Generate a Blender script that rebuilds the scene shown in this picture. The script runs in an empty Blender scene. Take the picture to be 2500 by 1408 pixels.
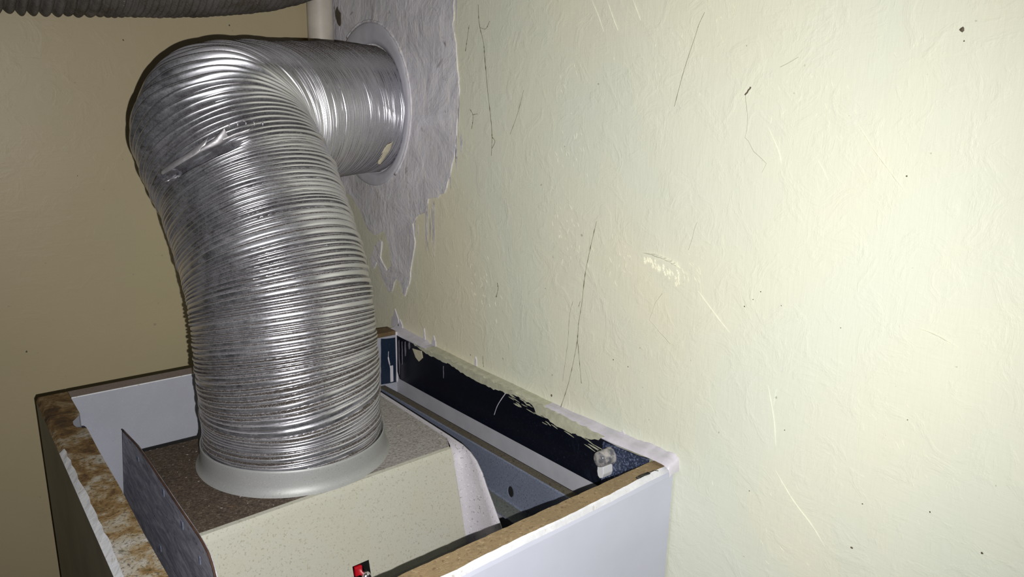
import bpy, bmesh, math, random
import numpy as np
from mathutils import Vector, Matrix

# ------------------------------------------------------------------ camera, world, light, exposure
SC = bpy.context.scene
COL = SC.collection
Z0 = 1.0                                   # height of the cabinet's top edge above the floor
SC.view_settings.view_transform = 'Standard'
SC.view_settings.look = 'None'
SC.view_settings.exposure = 0.0
SC.view_settings.gamma = 1.0
SC.view_settings.use_curve_mapping = False

CAM_ROT = Matrix(((0.78633164, 0.13752848, -0.60230264),
                  (-0.61748578, 0.20627115, -0.75905436),
                  (0.01984606, 0.96878178, 0.24711941)))
CAM_LOC = Vector((0.0, 0.0, 0.30 + Z0))
cam_data = bpy.data.cameras.new('camera')
cam = bpy.data.objects.new('camera', cam_data)
COL.objects.link(cam)
cam.matrix_world = Matrix.Translation(CAM_LOC) @ CAM_ROT.to_4x4()
cam_data.sensor_width = 36.0
cam_data.lens = 1850.0 / 2500.0 * 36.0
cam_data.clip_start = 0.01
SC.camera = cam

world = bpy.data.worlds.new('dark_room')
SC.world = world
world.use_nodes = True
wb = world.node_tree.nodes['Background']
wb.inputs['Color'].default_value = (0.9, 0.95, 1.0, 1)
wb.inputs['Strength'].default_value = 0.004

FLASH_POWER = 20.5
flash_data = bpy.data.lights.new('phone_flash', 'SPOT')
flash_data.energy = FLASH_POWER
flash_data.spot_size = math.radians(122)
flash_data.spot_blend = 1.0
flash_data.shadow_soft_size = 0.0015
flash_data.color = (1.0, 0.985, 0.96)
flash = bpy.data.objects.new('phone_flash', flash_data)
COL.objects.link(flash)
flash.matrix_world = Matrix.Translation(CAM_LOC + CAM_ROT @ Vector((0.013, -0.019, 0.0))) @ CAM_ROT.to_4x4() @ Matrix.Rotation(math.radians(5.5), 4, 'Y') @ Matrix.Rotation(math.radians(1), 4, 'X')

# ------------------------------------------------------------------ helpers
rng = np.random.default_rng(7)
random.seed(7)


def smooth(me, on=True):
    me.polygons.foreach_set('use_smooth', [on] * len(me.polygons))


def obj(name, verts, faces, mats, parent=None, face_mats=None, smooth_on=False, **props):
    """one mesh object; coordinates are given with z measured from the cabinet's top edge"""
    me = bpy.data.meshes.new(name)
    me.from_pydata([(v[0], v[1], v[2] + Z0) for v in verts], [], faces)
    if not isinstance(mats, (list, tuple)):
        mats = [mats]
    for m in mats:
        me.materials.append(m)
    if face_mats is not None:
        me.polygons.foreach_set('material_index', face_mats)
    if smooth_on:
        smooth(me)
    me.update()
    o = bpy.data.objects.new(name, me)
    COL.objects.link(o)
    if parent is not None:
        o.parent = parent
        o.matrix_parent_inverse = Matrix.Translation(parent.location).inverted()
    for k, v in props.items():
        o[k] = v
    return o


def bm_obj(name, bm, mats, parent=None, smooth_on=False, **props):
    me = bpy.data.meshes.new(name)
    bmesh.ops.recalc_face_normals(bm, faces=bm.faces)
    for v in bm.verts:
        v.co.z += Z0
    bm.to_mesh(me)
    bm.free()
    if not isinstance(mats, (list, tuple)):
        mats = [mats]
    for m in mats:
        me.materials.append(m)
    if smooth_on:
        smooth(me)
    o = bpy.data.objects.new(name, me)
    COL.objects.link(o)
    if parent is not None:
        o.parent = parent
        o.matrix_parent_inverse = Matrix.Translation(parent.location).inverted()
    for k, v in props.items():
        o[k] = v
    return o


def thing(name, loc, **props):
    e = bpy.data.objects.new(name, None)
    e.empty_display_size = 0.05
    COL.objects.link(e)
    e.location = loc
    for k, v in props.items():
        e[k] = v
    return e


def box_bm(x0, x1, y0, y1, z0, z1, bevel=0.0, seg=2):
    bm = bmesh.new()
    bmesh.ops.create_cube(bm, size=1.0)
    for v in bm.verts:
        v.co = Vector((x0 + (v.co.x + .5) * (x1 - x0), y0 + (v.co.y + .5) * (y1 - y0), z0 + (v.co.z + .5) * (z1 - z0)))
    if bevel > 0:
        bmesh.ops.bevel(bm, geom=list(bm.edges), offset=bevel, segments=seg, affect='EDGES', profile=0.6)
    return bm


def prism_bm(poly, axis, a, b, bevel=0.0):
    """poly: 2-D outline; axis 'x' -> (y,z), 'y' -> (x,z), 'z' -> (x,y); extruded from a to b"""
    bm = bmesh.new()

    def P(p, t):
        if axis == 'x':
            return (t, p[0], p[1])
        if axis == 'y':
            return (p[0], t, p[1])
        return (p[0], p[1], t)
    lo = [bm.verts.new(P(p, a)) for p in poly]
    hi = [bm.verts.new(P(p, b)) for p in poly]
    n = len(poly)
    bm.faces.new(lo)
    bm.faces.new(hi[::-1])
    for i in range(n):
        j = (i + 1) % n
        bm.faces.new((lo[i], lo[j], hi[j], hi[i]))
    bmesh.ops.recalc_face_normals(bm, faces=bm.faces)
    if bevel > 0:
        bmesh.ops.bevel(bm, geom=list(bm.edges), offset=bevel, segments=2, affect='EDGES', profile=0.6)
    bmesh.ops.triangulate(bm, faces=[f for f in bm.faces if len(f.verts) > 4])
    return bm


def jag(poly, step, amp, seed, closed=True):
    """subdivide an outline and roughen it"""
    r = random.Random(seed)
    out = []
    n = len(poly)
    for i in range(n if closed else n - 1):
        a, b = poly[i], poly[(i + 1) % n]
        L = math.hypot(b[0] - a[0], b[1] - a[1])
        k = max(1, int(L / step))
        for j in range(k):
            t = j / k
            out.append((a[0] + (b[0] - a[0]) * t + r.uniform(-amp, amp), a[1] + (b[1] - a[1]) * t + r.uniform(-amp, amp)))
    return out


def catmull(P, n=12):
    P = np.asarray(P, float)
    Q = np.vstack([2 * P[0] - P[1], P, 2 * P[-1] - P[-2]])
    out = []
    for i in range(1, len(Q) - 2):
        a, b, c, d = Q[i - 1], Q[i], Q[i + 1], Q[i + 2]
        for t in np.arange(n) / n:
            out.append(.5 * ((2 * b) + (c - a) * t + (2 * a - 5 * b + 4 * c - d) * t * t + (3 * b - a - 3 * c + d) * t ** 3))
    out.append(P[-1])
    return np.array(out)


def frames(S):
    """tangents and a parallel-transported frame along a polyline"""
    T = np.gradient(S, axis=0)
    T /= np.linalg.norm(T, axis=1)[:, None]
    ref = np.array([1.0, 0, 0]) if abs(T[0][0]) < .8 else np.array([0, 1.0, 0])
    N = np.zeros_like(T)
    n = ref - T[0] * (ref @ T[0])
    for i in range(len(S)):
        n = n - T[i] * (n @ T[i])
        n /= np.linalg.norm(n)
        N[i] = n
    return T, N, np.cross(T, N)


def tube_geo(S, R, seg=8, caps=True):
    S = np.asarray(S, float)
    T, N, B = frames(S)
    R = np.broadcast_to(np.asarray(R, float), (len(S),))
    th = np.linspace(0, 2 * math.pi, seg, endpoint=False)
    V = S[:, None] + R[:, None, None] * (np.cos(th)[None, :, None] * N[:, None] + np.sin(th)[None, :, None] * B[:, None])
    V = V.reshape(-1, 3)
    F = []
    for i in range(len(S) - 1):
        for j in range(seg):
            k = (j + 1) % seg
            F.append((i * seg + j, i * seg + k, (i + 1) * seg + k, (i + 1) * seg + j))
    if caps:
        F.append(tuple(range(seg))[::-1])
        F.append(tuple(range((len(S) - 1) * seg, len(S) * seg)))
    return [tuple(v) for v in V], F


def join_geo(parts):
    V, F = [], []
    for v, f in parts:
        o = len(V)
        V += list(v)
        F += [tuple(i + o for i in q) for q in f]
    return V, F


def grid_mesh(name, V, ni, nj, mats, parent=None, wrap=True, **props):
    """fast quad grid: V is (ni, nj, 3)"""
    V = np.asarray(V, float).reshape(ni * nj, 3).copy()
    V[:, 2] += Z0
    i, j = np.meshgrid(np.arange(ni - 1), np.arange(nj if wrap else nj - 1), indexing='ij')
    k = (j + 1) % nj
    F = np.stack([i * nj + j, i * nj + k, (i + 1) * nj + k, (i + 1) * nj + j], -1).reshape(-1, 4)
    me = bpy.data.meshes.new(name)
    me.vertices.add(len(V))
    me.vertices.foreach_set('co', V.ravel())
    me.loops.add(F.size)
    me.loops.foreach_set('vertex_index', F.ravel().astype(np.int32))
    me.polygons.add(len(F))
    me.polygons.foreach_set('loop_start', np.arange(0, F.size, 4, dtype=np.int32))
    me.update(calc_edges=True)
    me.validate()
    smooth(me)
    me.materials.append(mats)
    o = bpy.data.objects.new(name, me)
    COL.objects.link(o)
    if parent is not None:
        o.parent = parent
        o.matrix_parent_inverse = Matrix.Translation(parent.location).inverted()
    for kk, v in props.items():
        o[kk] = v
    return o


# ------------------------------------------------------------------ material helpers
class NT:
    def __init__(self, name, rough=0.5, metallic=0.0, spec=0.5):
        self.m = bpy.data.materials.new(name)
        self.m.use_nodes = True
        self.t = self.m.node_tree
        self.b = self.t.nodes['Principled BSDF']
        self.b.inputs['Roughness'].default_value = rough
        self.b.inputs['Metallic'].default_value = metallic
        self.b.inputs['Specular IOR Level'].default_value = spec
        self.tc = self.t.nodes.new('ShaderNodeTexCoord')

    def link(self, a, b):
        self.t.links.new(a, b)

    def coord(self, scale=(1, 1, 1), rot=(0, 0, 0)):
        mp = self.t.nodes.new('ShaderNodeMapping')
        mp.inputs['Scale'].default_value = scale
        mp.inputs['Rotation'].default_value = rot
        self.link(self.tc.outputs['Object'], mp.inputs['Vector'])
        return mp.outputs['Vector']

    def noise(self, scale, detail=4, rough=.55, dist=0.0, vec=None):
        n = self.t.nodes.new('ShaderNodeTexNoise')
        n.inputs['Scale'].default_value = scale
        n.inputs['Detail'].default_value = detail
        n.inputs['Roughness'].default_value = rough
        n.inputs['Distortion'].default_value = dist
        self.link(vec if vec is not None else self.tc.outputs['Object'], n.inputs['Vector'])
        return n.outputs['Fac']

    def voronoi(self, scale, vec=None, feature='F1'):
        n = self.t.nodes.new('ShaderNodeTexVoronoi')
        n.feature = feature
        n.inputs['Scale'].default_value = scale
        self.link(vec if vec is not None else self.tc.outputs['Object'], n.inputs['Vector'])
        return n.outputs['Distance']

    def ramp(self, fac, stops, interp='LINEAR'):
        r = self.t.nodes.new('ShaderNodeValToRGB')
        r.color_ramp.interpolation = interp
        e = r.color_ramp.elements
        while len(e) < len(stops):
            e.new(0.5)
        for k, (p, c) in enumerate(stops):
            e[k].position = p
            if isinstance(c, (int, float)):
                c = (c, c, c)
            e[k].color = (*c, 1)
        self.link(fac, r.inputs['Fac'])
        return r.outputs['Color']

    def mix(self, fac, a, b, blend='MIX'):
        n = self.t.nodes.new('ShaderNodeMix')
        n.data_type = 'RGBA'
        n.blend_type = blend
        for sock, val in ((n.inputs['Factor'], fac), (n.inputs['A'], a), (n.inputs['B'], b)):
            if isinstance(val, (int, float)):
                sock.default_value = val if sock.type == 'VALUE' else (val, val, val, 1)
            elif isinstance(val, tuple):
                sock.default_value = (*val, 1)
            else:
                self.link(val, sock)
        return [o for o in n.outputs if o.type == 'RGBA'][0]

    def math(self, op, a, b=0.0):
        n = self.t.nodes.new('ShaderNodeMath')
        n.operation = op
        for s, v in ((n.inputs[0], a), (n.inputs[1], b)):
            if isinstance(v, (int, float)):
                s.default_value = v
            else:
                self.link(v, s)
        return n.outputs[0]

    def axis(self, which):
        s = self.t.nodes.new('ShaderNodeSeparateXYZ')
        self.link(self.tc.outputs['Object'], s.inputs[0])
        return s.outputs['XYZ'.index(which)]

    def normal_z(self):
        g = self.t.nodes.new('ShaderNodeNewGeometry')
        s = self.t.nodes.new('ShaderNodeSeparateXYZ')
        self.link(g.outputs['Normal'], s.inputs[0])
        return s.outputs['Z']

    def maprange(self, v, a, b, c=0.0, d=1.0):
        n = self.t.nodes.new('ShaderNodeMapRange')
        self.link(v, n.inputs['Value'])
        for k, x in (('From Min', a), ('From Max', b), ('To Min', c), ('To Max', d)):
            n.inputs[k].default_value = x
        return n.outputs['Result']

    def color(self, c):
        if isinstance(c, tuple):
            self.b.inputs['Base Color'].default_value = (*c, 1)
        else:
            self.link(c, self.b.inputs['Base Color'])

    def set(self, name, v):
        if isinstance(v, (int, float)):
            self.b.inputs[name].default_value = v
        else:
            self.link(v, self.b.inputs[name])

    def bump(self, *hs):
        """(height socket, strength, distance) triples chained"""
        last = None
        for h, st, d in hs:
            n = self.t.nodes.new('ShaderNodeBump')
            n.inputs['Strength'].default_value = st
            n.inputs['Distance'].default_value = d
            self.link(h, n.inputs['Height'])
            if last is not None:
                self.link(last, n.inputs['Normal'])
            last = n.outputs['Normal']
        self.link(last, self.b.inputs['Normal'])


def m_wall(name, base, warm, streak=1.0):
    n = NT(name, rough=0.42, spec=0.35)
    big = n.noise(3.2, 3, .5, .6)
    c = n.mix(n.ramp(big, [(.36, 0.0), (.66, 1.0)]), base, warm)
    stain = n.noise(9, 5, .6, .4)
    c = n.mix(n.ramp(stain, [(.30, .10), (.50, 0.0)]), c, tuple(x * .72 for x in base))
    sp = n.noise(150, 2, .5)
    c = n.mix(n.ramp(sp, [(.755, 0.0), (.78, .55)]), c, (.22, .2, .14))
    n.color(c)
    up = n.coord((1, 26, 3.5), (0.25, 0, 0))
    di = n.coord((1, 5, 40), (-.62, 0, 0))
    n.bump((n.noise(7, 5, .55, .8), .25 * streak, .006),
           (n.noise(9, 5, .65, 1.2, up), .16 * streak, .0014),
           (n.noise(6, 3, .6, .7, di), .16 * streak, .0012),
           (n.ramp(n.noise(34, 5, .65, 1.2), [(.50, 0.0), (.62, .6), (.7, 1.0)]), .30 * streak, .0009),
           (n.noise(260, 2, .5), .16 * streak, .0004))
    return n.m


def m_simple(name, c, rough=.5, metallic=0.0, spec=.5, var=.25, scale=30, bump=.0, bscale=80):
    n = NT(name, rough, metallic, spec)
    f = n.noise(scale, 5, .6)
    n.color(n.mix(n.ramp(f, [(.3, 0.0), (.7, 1.0)]), tuple(x * (1 - var) for x in c), tuple(min(1, x * (1 + var)) for x in c)))
    if bump:
        n.bump((n.noise(bscale, 4, .6), bump, .001))
    return n.m


def m_speckle(name, base, dark, light, scale=420, rough=.55, metallic=0.0, amount=.42, low=None):
    n = NT(name, rough, metallic)
    sp = n.noise(scale, 3, .7)
    c = n.mix(n.ramp(sp, [(amount - .06, 1.0), (amount, 0.0)]), base, dark)
    sp2 = n.noise(scale * 1.5, 2, .6, 0, n.coord((1.1, .9, 1.2), (.4, .9, .2)))
    c = n.mix(n.ramp(sp2, [(.60, 0.0), (.68, .8)]), c, light)
    big = n.noise(14, 4, .6, .5)
    c = n.mix(n.ramp(big, [(.35, .35), (.6, 0.0)]), c, low if low else tuple(x * .75 for x in base))
    n.color(c)
    n.bump((sp, .12, .0006))
    return n.m


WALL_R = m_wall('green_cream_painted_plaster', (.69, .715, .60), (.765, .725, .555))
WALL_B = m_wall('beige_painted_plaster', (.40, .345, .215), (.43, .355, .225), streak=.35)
FLOOR = m_simple('dark_screed', (.12, .11, .10), .8)
CEIL = m_simple('ceiling_paint', (.6, .58, .5), .7)


def m_plaster():
    n = NT('lilac_grey_filler', rough=.6, spec=.3)
    up = n.coord((1, 30, 4), (.12, 0, 0))
    st = n.noise(10, 5, .65, .8, up)
    bl = n.noise(16, 5, .6, .8)
    c = n.mix(n.ramp(bl, [(.35, 0.0), (.65, 1.0)]), (.58, .56, .60), (.74, .72, .77))
    c = n.mix(n.ramp(st, [(.52, 0.0), (.64, .8)]), c, (.80, .76, .70))
    c = n.mix(n.ramp(n.noise(38, 4, .6, 1.0), [(.26, .8), (.36, 0.0)]), c, (.2, .17, .16))
    n.color(c)
    n.bump((bl, .6, .008), (n.noise(28, 5, .6, 1.2), .45, .004), (st, .30, .0018), (n.noise(120, 4, .6), .15, .0006))
    return n.m


PLASTER = m_plaster()
SEALANT = m_simple('lilac_white_sealant', (.60, .58, .64), .45, var=.12, scale=60, bump=.3, bscale=150)
SMEARED = m_simple('thin_dragged_sealant', (.20, .19, .23), .5, var=.3, scale=150)
FLANGE = m_simple('grey_plastic', (.56, .55, .60), .6, spec=.3, var=.10, scale=40, bump=.15)
PIPEM = m_simple('off_white_pipe_paint', (.56, .515, .45), .5, var=.12, scale=30, bump=.2)


def m_duct(name, base, rough, metal, dust_col, dust_top, dust_all):
    n = NT(name, rough, metal)
    br = n.noise(26, 5, .65, .4)
    c = n.mix(n.ramp(br, [(.3, 0.0), (.7, 1.0)]), tuple(x * .88 for x in base), base)
    fl = n.noise(900, 2, .6)
    # grime that settled on faces looking up, and a thin film elsewhere
    up = n.maprange(n.normal_z(), .45, .90, 0.0, 1.0)
    top_ = n.math('MULTIPLY', n.maprange(n.axis('Z'), Z0 + .322, Z0 + .348, 0.0, .85), n.maprange(n.noise(45, 5, .7), .3, .55, .55, 1.0))
    up = n.math('MAXIMUM', up, top_)
    film = n.ramp(n.noise(40, 7, .75, .3), [(.40, .15), (.75, 1.0)])
    dirt = n.math('MULTIPLY', up, dust_top)
    dirt = n.math('ADD', dirt, n.math('MULTIPLY', film, dust_all))
    dirt = n.math('MULTIPLY', dirt, n.maprange(fl, .3, .6, .55, 1.15))
    dirt = n.math('MINIMUM', dirt, 1.0)
    c = n.mix(dirt, c, dust_col)
    c = n.mix(n.ramp(n.noise(330, 2, .5), [(.745, 0.0), (.77, .8)]), c, (.62, .6, .55))
    n.color(c)
    n.set('Metallic', n.math('MULTIPLY', n.math('SUBTRACT', 1.0, dirt), metal))
    n.set('Roughness', n.math('ADD', n.math('MULTIPLY', dirt, .4), n.maprange(br, .3, .7, rough - .03, rough + .05)))
    n.bump((n.noise(120, 3, .6), .05, .0005))
    return n.m


ALU = m_duct('dusty_aluminium_foil', (.70, .70, .76), .23, 1.0, (.060, .048, .040), 1.0, .24)
ALU_UP = m_duct('grimy_grey_foil', (.27, .26, .27), .42, .6, (.06, .046, .03), .6, .8)
FOIL = m_duct('bare_torn_foil', (.50, .49, .53), .42, .75, (.2, .16, .12), .2, .4)

GALV_FRONT = m_speckle('cream_speckled_steel', (.415, .41, .35), (.30, .285, .22), (.46, .465, .42), 520, .5, .0, .42, (.40, .375, .28))
GALV_BLUE = m_speckle('blue_grey_galvanised_steel', (.22, .25, .345), (.10, .115, .17), (.38, .41, .50), 560, .45, .3, .43)
GALV_PALE = m_speckle('pale_speckled_steel', (.46, .44, .48), (.16, .15, .15), (.60, .59, .63), 360, .55, .0, .39)
COLLARM = m_speckle('dull_zinc_collar', (.33, .335, .335), (.25, .245, .22), (.42, .42, .43), 600, .5, .25, .38)


def m_plate():
    n = NT('streaked_zinc_plate', .5, .35)
    st = n.noise(11, 7, .75, .6, n.coord((1, 3, 13), (-.75, 0, 0)))
    c = n.mix(n.ramp(st, [(.34, 0.0), (.48, .4), (.60, 1.0)]), (.22, .225, .29), (.58, .58, .66))
    c = n.mix(n.ramp(n.noise(48, 6, .75, 1.0, n.coord((1, 1, 2.5), (-.75, 0, 0))), [(.32, .9), (.40, 0.0)]), c, (.06, .05, .05))
    c = n.mix(n.ramp(n.noise(90, 5, .75, .4, n.coord((1, 1, 3), (-.75, 0, 0))), [(.60, 0.0), (.68, .9)]), c, (.58, .57, .62))
    n.color(c)
    n.bump((st, .15, .0006))
    return n.m


PLATE = m_plate()


def m_dusttop():
    n = NT('dust_crusted_steel_top', .85, 0)
    sp = n.noise(480, 4, .75)
    x = n.maprange(n.math('ADD', n.axis('X'), n.math('MULTIPLY', n.noise(14, 4, .6), .12)), .27, .37, 0, 1)
    base = n.mix(x, (.075, .052, .036), (.30, .285, .27))
    c = n.mix(n.ramp(sp, [(.38, .9), (.46, 0.0)]), base, n.mix(x, (.02, .014, .01), (.15, .13, .11)))
    c = n.mix(n.ramp(sp, [(.56, 0.0), (.63, .8)]), c, n.mix(x, (.19, .155, .12), (.44, .42, .41)))
    c = n.mix(n.ramp(n.noise(210, 2, .5), [(.70, 0.0), (.73, 1.0)]), c, (.5, .45, .4))
    c = n.mix(n.ramp(n.noise(24, 5, .6, .8), [(.62, 0.0), (.72, .5)]), c, (.24, .12, .06))
    n.color(c)
    n.bump((sp, .5, .0012), (n.noise(60, 4, .6), .4, .002))
    return n.m


DUSTTOP = m_dusttop()


def m_chip(name, base, dark, light):
    n = NT(name, .85, 0)
    g = n.noise(300, 5, .7, .3)
    c = n.mix(n.ramp(g, [(.34, 1.0), (.46, 0.0)]), base, dark)
    c = n.mix(n.ramp(n.noise(190, 4, .7, 0, n.coord((1, 1.3, 1), (.2, .5, .7))), [(.56, 0.0), (.66, 1.0)]), c, light)
    c = n.mix(n.ramp(n.noise(30, 4, .6, .5), [(.4, .5), (.62, 0.0)]), c, tuple(x * .7 for x in base))
    n.color(c)
    n.bump((g, .5, .0012))
    return n.m


CHIP = m_chip('raw_chipboard_edge', (.30, .215, .115), (.13, .085, .04), (.44, .34, .20))


def m_rusty():
    n = NT('stained_board_edge', .8, 0)
    big = n.noise(34, 7, .68, .5)
    y = n.maprange(n.axis('Y'), .45, .84, .05, -.09)            # damp reached the rear end most
    c = n.ramp(n.math('ADD', big, y), [(.26, (.03, .016, .008)), (.36, (.10, .052, .018)), (.45, (.21, .125, .045)), (.50, (.30, .22, .12)), (.56, (.40, .36, .29)), (.66, (.50, .48, .46))])
    fine = n.noise(320, 5, .78, .3)
    c = n.mix(n.ramp(fine, [(.38, .8), (.48, 0.0)]), c, (.045, .025, .010))
    c = n.mix(n.ramp(n.noise(95, 5, .7, .3), [(.56, 0.0), (.66, .75)]), c, (.27, .17, .06))
    mossy = n.noise(70, 6, .75, .3, n.coord((1, 1, 1), (0, 0, .8)))
    c = n.mix(n.ramp(mossy, [(.58, 0.0), (.66, .7)]), c, (.07, .065, .02))
    n.color(c)
    n.bump((fine, .5, .001), (big, .3, .002))
    return n.m


RUSTY = m_rusty()
WHITE = m_simple('white_laminate', (.56, .58, .69), .32, var=.05, scale=12, bump=.06, bscale=40)
def m_edge():
    n = NT('chipped_white_edge', .55, 0)
    f = n.noise(130, 5, .7, .4)
    c = n.mix(n.ramp(f, [(.3, 0.0), (.7, 1.0)]), (.60, .61, .65), (.76, .77, .80))
    c = n.mix(n.ramp(n.noise(85, 6, .75, .4), [(.32, .9), (.42, 0.0)]), c, (.34, .26, .16))
    n.color(c)
    n.bump((f, .5, .001))
    return n.m


WHITE_EDGE = m_edge()
LAM_IN = m_speckle('dull_white_inner_laminate', (.37, .38, .44), (.31, .31, .35), (.42, .44, .50), 380, .5, 0, .34)
LAM_STRIP = m_simple('lilac_white_laminate', (.43, .43, .47), .4, var=.08, scale=40)
LAM_BACKTOP = m_speckle('greyed_board_edge', (.27, .235, .215), (.16, .13, .11), (.36, .32, .30), 260, .8, 0, .4, (.24, .16, .12))
LAM_OUT = m_simple('brown_outer_laminate', (.19, .165, .115), .5, var=.25, scale=14)  # mottled dark brown for the boards' outer faces
BROWN_END = m_chip('dark_brown_board_end', (.14, .09, .04), (.05, .03, .015), (.24, .17, .08))


def m_navy(name, base, speck, amount):
    n = NT(name, .3, 0, .5)
    c = n.mix(n.ramp(n.noise(420, 3, .75), [(amount, 0.0), (amount + .10, 1.0)]), base, speck)
    c = n.mix(n.ramp(n.noise(22, 5, .65, 1.0), [(.58, 0.0), (.75, .45)]), c, speck)
    n.color(c)
    return n.m


NAVY = m_navy('blue_black_coating', (.004, .005, .011), (.020, .026, .050), .60)
NAVY_LIT_DUSTY = m_navy('lit_dusty_blue_coating', (.018, .026, .058), (.13, .16, .26), .50)  # lighter blue paints in the light on the coating's front end; specks are dust
NAVY_CORNER = m_navy('dark_blue_coating', (.012, .022, .045), (.05, .075, .12), .60)
PAINT = m_simple('cream_green_paint', (.50, .50, .38), .5, var=.15, scale=120, bump=.4, bscale=200)
CREAM = m_simple('cream_paint_fleck', (.62, .57, .42), .5, var=.12, scale=160)
RED = m_simple('red_plastic', (.42, .004, .012), .35, var=.1)
SCREWM = m_simple('bright_zinc_screw', (.75, .75, .78), .22, 1.0, var=.1)
BLACK = m_simple('black_shadow_gap_lining', (.006, .006, .006), .8)
STAPLEM = m_simple('dark_steel_staple', (.05, .05, .05), .35, .8)
WEB = m_simple('dusty_cobweb', (.13, .12, .075), .9, var=.3, scale=200)
SPECK = m_simple('dark_speck', (.10, .08, .055), .8)
CRACKM = m_simple('grey_crack_dirt', (.46, .46, .37), .9, var=.2)
CLEAR = NT('cloudy_clear_plastic', .12, 0, .6)
CLEAR.color(CLEAR.mix(CLEAR.ramp(CLEAR.noise(160, 3, .6), [(.4, 0.0), (.6, 1.0)]), (.16, .16, .18), (.50, .48, .46)))
CLEAR.set('Transmission Weight', .25)
CLEAR = CLEAR.m

# ------------------------------------------------------------------ the room
XW = 0.474          # face of the right wall
YB = 0.9985         # face of the back wall
wall_right = bm_obj('wall_right', box_bm(XW, XW + .12, -1.3, YB + .12, -Z0, 1.2), WALL_R, kind='structure',
                    label='green cream painted plaster wall on the right, scratched and cracked')
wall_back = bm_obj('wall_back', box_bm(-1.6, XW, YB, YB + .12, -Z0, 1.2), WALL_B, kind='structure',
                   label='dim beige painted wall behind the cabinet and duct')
bm_obj('floor', box_bm(-1.6, XW + .12, -1.3, YB + .12, -Z0 - .1, -Z0), FLOOR, kind='structure')
bm_obj('ceiling', box_bm(-1.6, XW + .12, -1.3, YB + .12, 1.2, 1.3), CEIL, kind='structure')

# filler plastered round the duct's hole, thin and ragged
PL = [(0.9918, 0.4586), (0.8321, 0.4414), (0.7082, 0.4281), (0.7043, 0.3956), (0.7058, 0.3712), (0.6987, 0.3377), (0.6947, 0.304), (0.6985, 0.2696), (0.7024, 0.2386), (0.7121, 0.2107), (0.7238, 0.1911), (0.7393, 0.1837), (0.7589, 0.1805), (0.7609, 0.1652), (0.7795, 0.1579), (0.7931, 0.146), (0.7898, 0.1236), (0.7962, 0.0967), (0.8049, 0.0688), (0.8155, 0.0494), (0.8216, 0.0518), (0.8253, 0.0646), (0.8378, 0.0674), (0.8492, 0.0475), (0.8579, 0.0456), (0.8707, 0.0563), (0.879, 0.0703), (0.8876, 0.0799), (0.8996, 0.0692), (0.9071, 0.0809), (0.8945, 0.1011), (0.8793, 0.1119), (0.8727, 0.1102), (0.8782, 0.0872), (0.8622, 0.0736), (0.8479, 0.0818), (0.8532, 0.1079), (0.8654, 0.1276), (0.8937, 0.1151), (0.9107, 0.1208), (0.9271, 0.1409), (0.9422, 0.1502), (0.9561, 0.161), (0.9747, 0.1635), (0.9935, 0.1701), (0.996, 0.1857), (0.996, 0.2573), (0.996, 0.3663)]
bm_obj('plaster_patch', prism_bm(jag(PL, .006, .0012, 3), 'x', XW - .0012, XW + .001), PLASTER, wall_right,
       label='rough lilac grey filler smeared around the duct hole')


rp = random.Random(15)
STREAKS = []
for k in range(34):
    y, z = rp.uniform(.690, .712), rp.uniform(.22, .42)
    if k > 22:
        y, z = rp.uniform(.74, .80), rp.uniform(.12, .17)
    h_, w_ = rp.uniform(.008, .035), rp.uniform(.0006, .0028)
    STREAKS.append([(y - w_, z), (y - w_ * .3, z - h_ * .5), (y, z - h_), (y + w_ * .6, z - h_ * .4), (y + w_, z + h_ * .5), (y + w_ * .2, z + h_), (y - w_ * .8, z + h_ * .4)])
bmS = bmesh.new()
for k, q in enumerate(STREAKS):
    bmesh.ops.triangulate(bmS, faces=[bmS.faces.new([bmS.verts.new((XW - .0005 - .0002 * (k % 3), a, b)) for a, b in jag(q, .004, .0004, k)])])
bm_obj('filler_streaks', bmS, PLASTER, wall_right, kind='stuff')


def ridge(pts, w, h, seed, taper=True):
    """a raised trowel ridge on the right wall: thin, low and wavering"""
    r = random.Random(seed)
    p = catmull([(XW, y + r.uniform(-.0005, .0005), z) for y, z in pts], 6)
    n = len(p)
    V, F = [], []
    T = np.gradient(p, axis=0)
    for i in range(n):
        t = T[i] / np.linalg.norm(T[i])
        s = np.array([0, -t[2], t[1]])
        k = math.sin(math.pi * (i + .4) / (n - .2)) ** .5 if taper else 1
        k *= r.uniform(.6, 1.2)
        a, c = p[i] - s * w * k, p[i] + s * w * k
        V += [(XW + .0004, a[1], a[2]), (XW - h * k, p[i][1], p[i][2]), (XW + .0004, c[1], c[2])]
    for i in range(n - 1):
        o = 3 * i
        F += [(o, o + 1, o + 4, o + 3), (o + 1, o + 2, o + 5, o + 4)]
    return V, F


MARKS = [[(0.3614, 0.1538), (0.3505, 0.1446), (0.3379, 0.1345), (0.3289, 0.1279)], [(0.2508, 0.2873), (0.2382, 0.2728), (0.2261, 0.2599), (0.2137, 0.2469)], [(0.2787, 0.035), (0.262, 0.0174), (0.2458, 0.0053), (0.2332, -0.0063)], [(0.4962, 0.3794), (0.488, 0.3674), (0.4797, 0.3529)], [(0.4781, 0.378), (0.4684, 0.3613), (0.464, 0.3531)], [(0.4489, 0.3757), (0.4388, 0.3596)], [(0.292, 0.0972), (0.2848, 0.0738), (0.2805, 0.0525)], [(0.2851, 0.0963), (0.2859, 0.0832)], [(0.2742, 0.2624), (0.2653, 0.2498)], [(0.3139, 0.282), (0.3038, 0.2658), (0.3003, 0.2576)], [(0.1949, 0.1663), (0.1825, 0.1643), (0.1702, 0.1599)]]
for i, m in enumerate(MARKS):
    v, f = ridge(m, .0007, .0006, 20 + i)
    obj('trowel_mark', v, f, WALL_R, wall_right)

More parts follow.
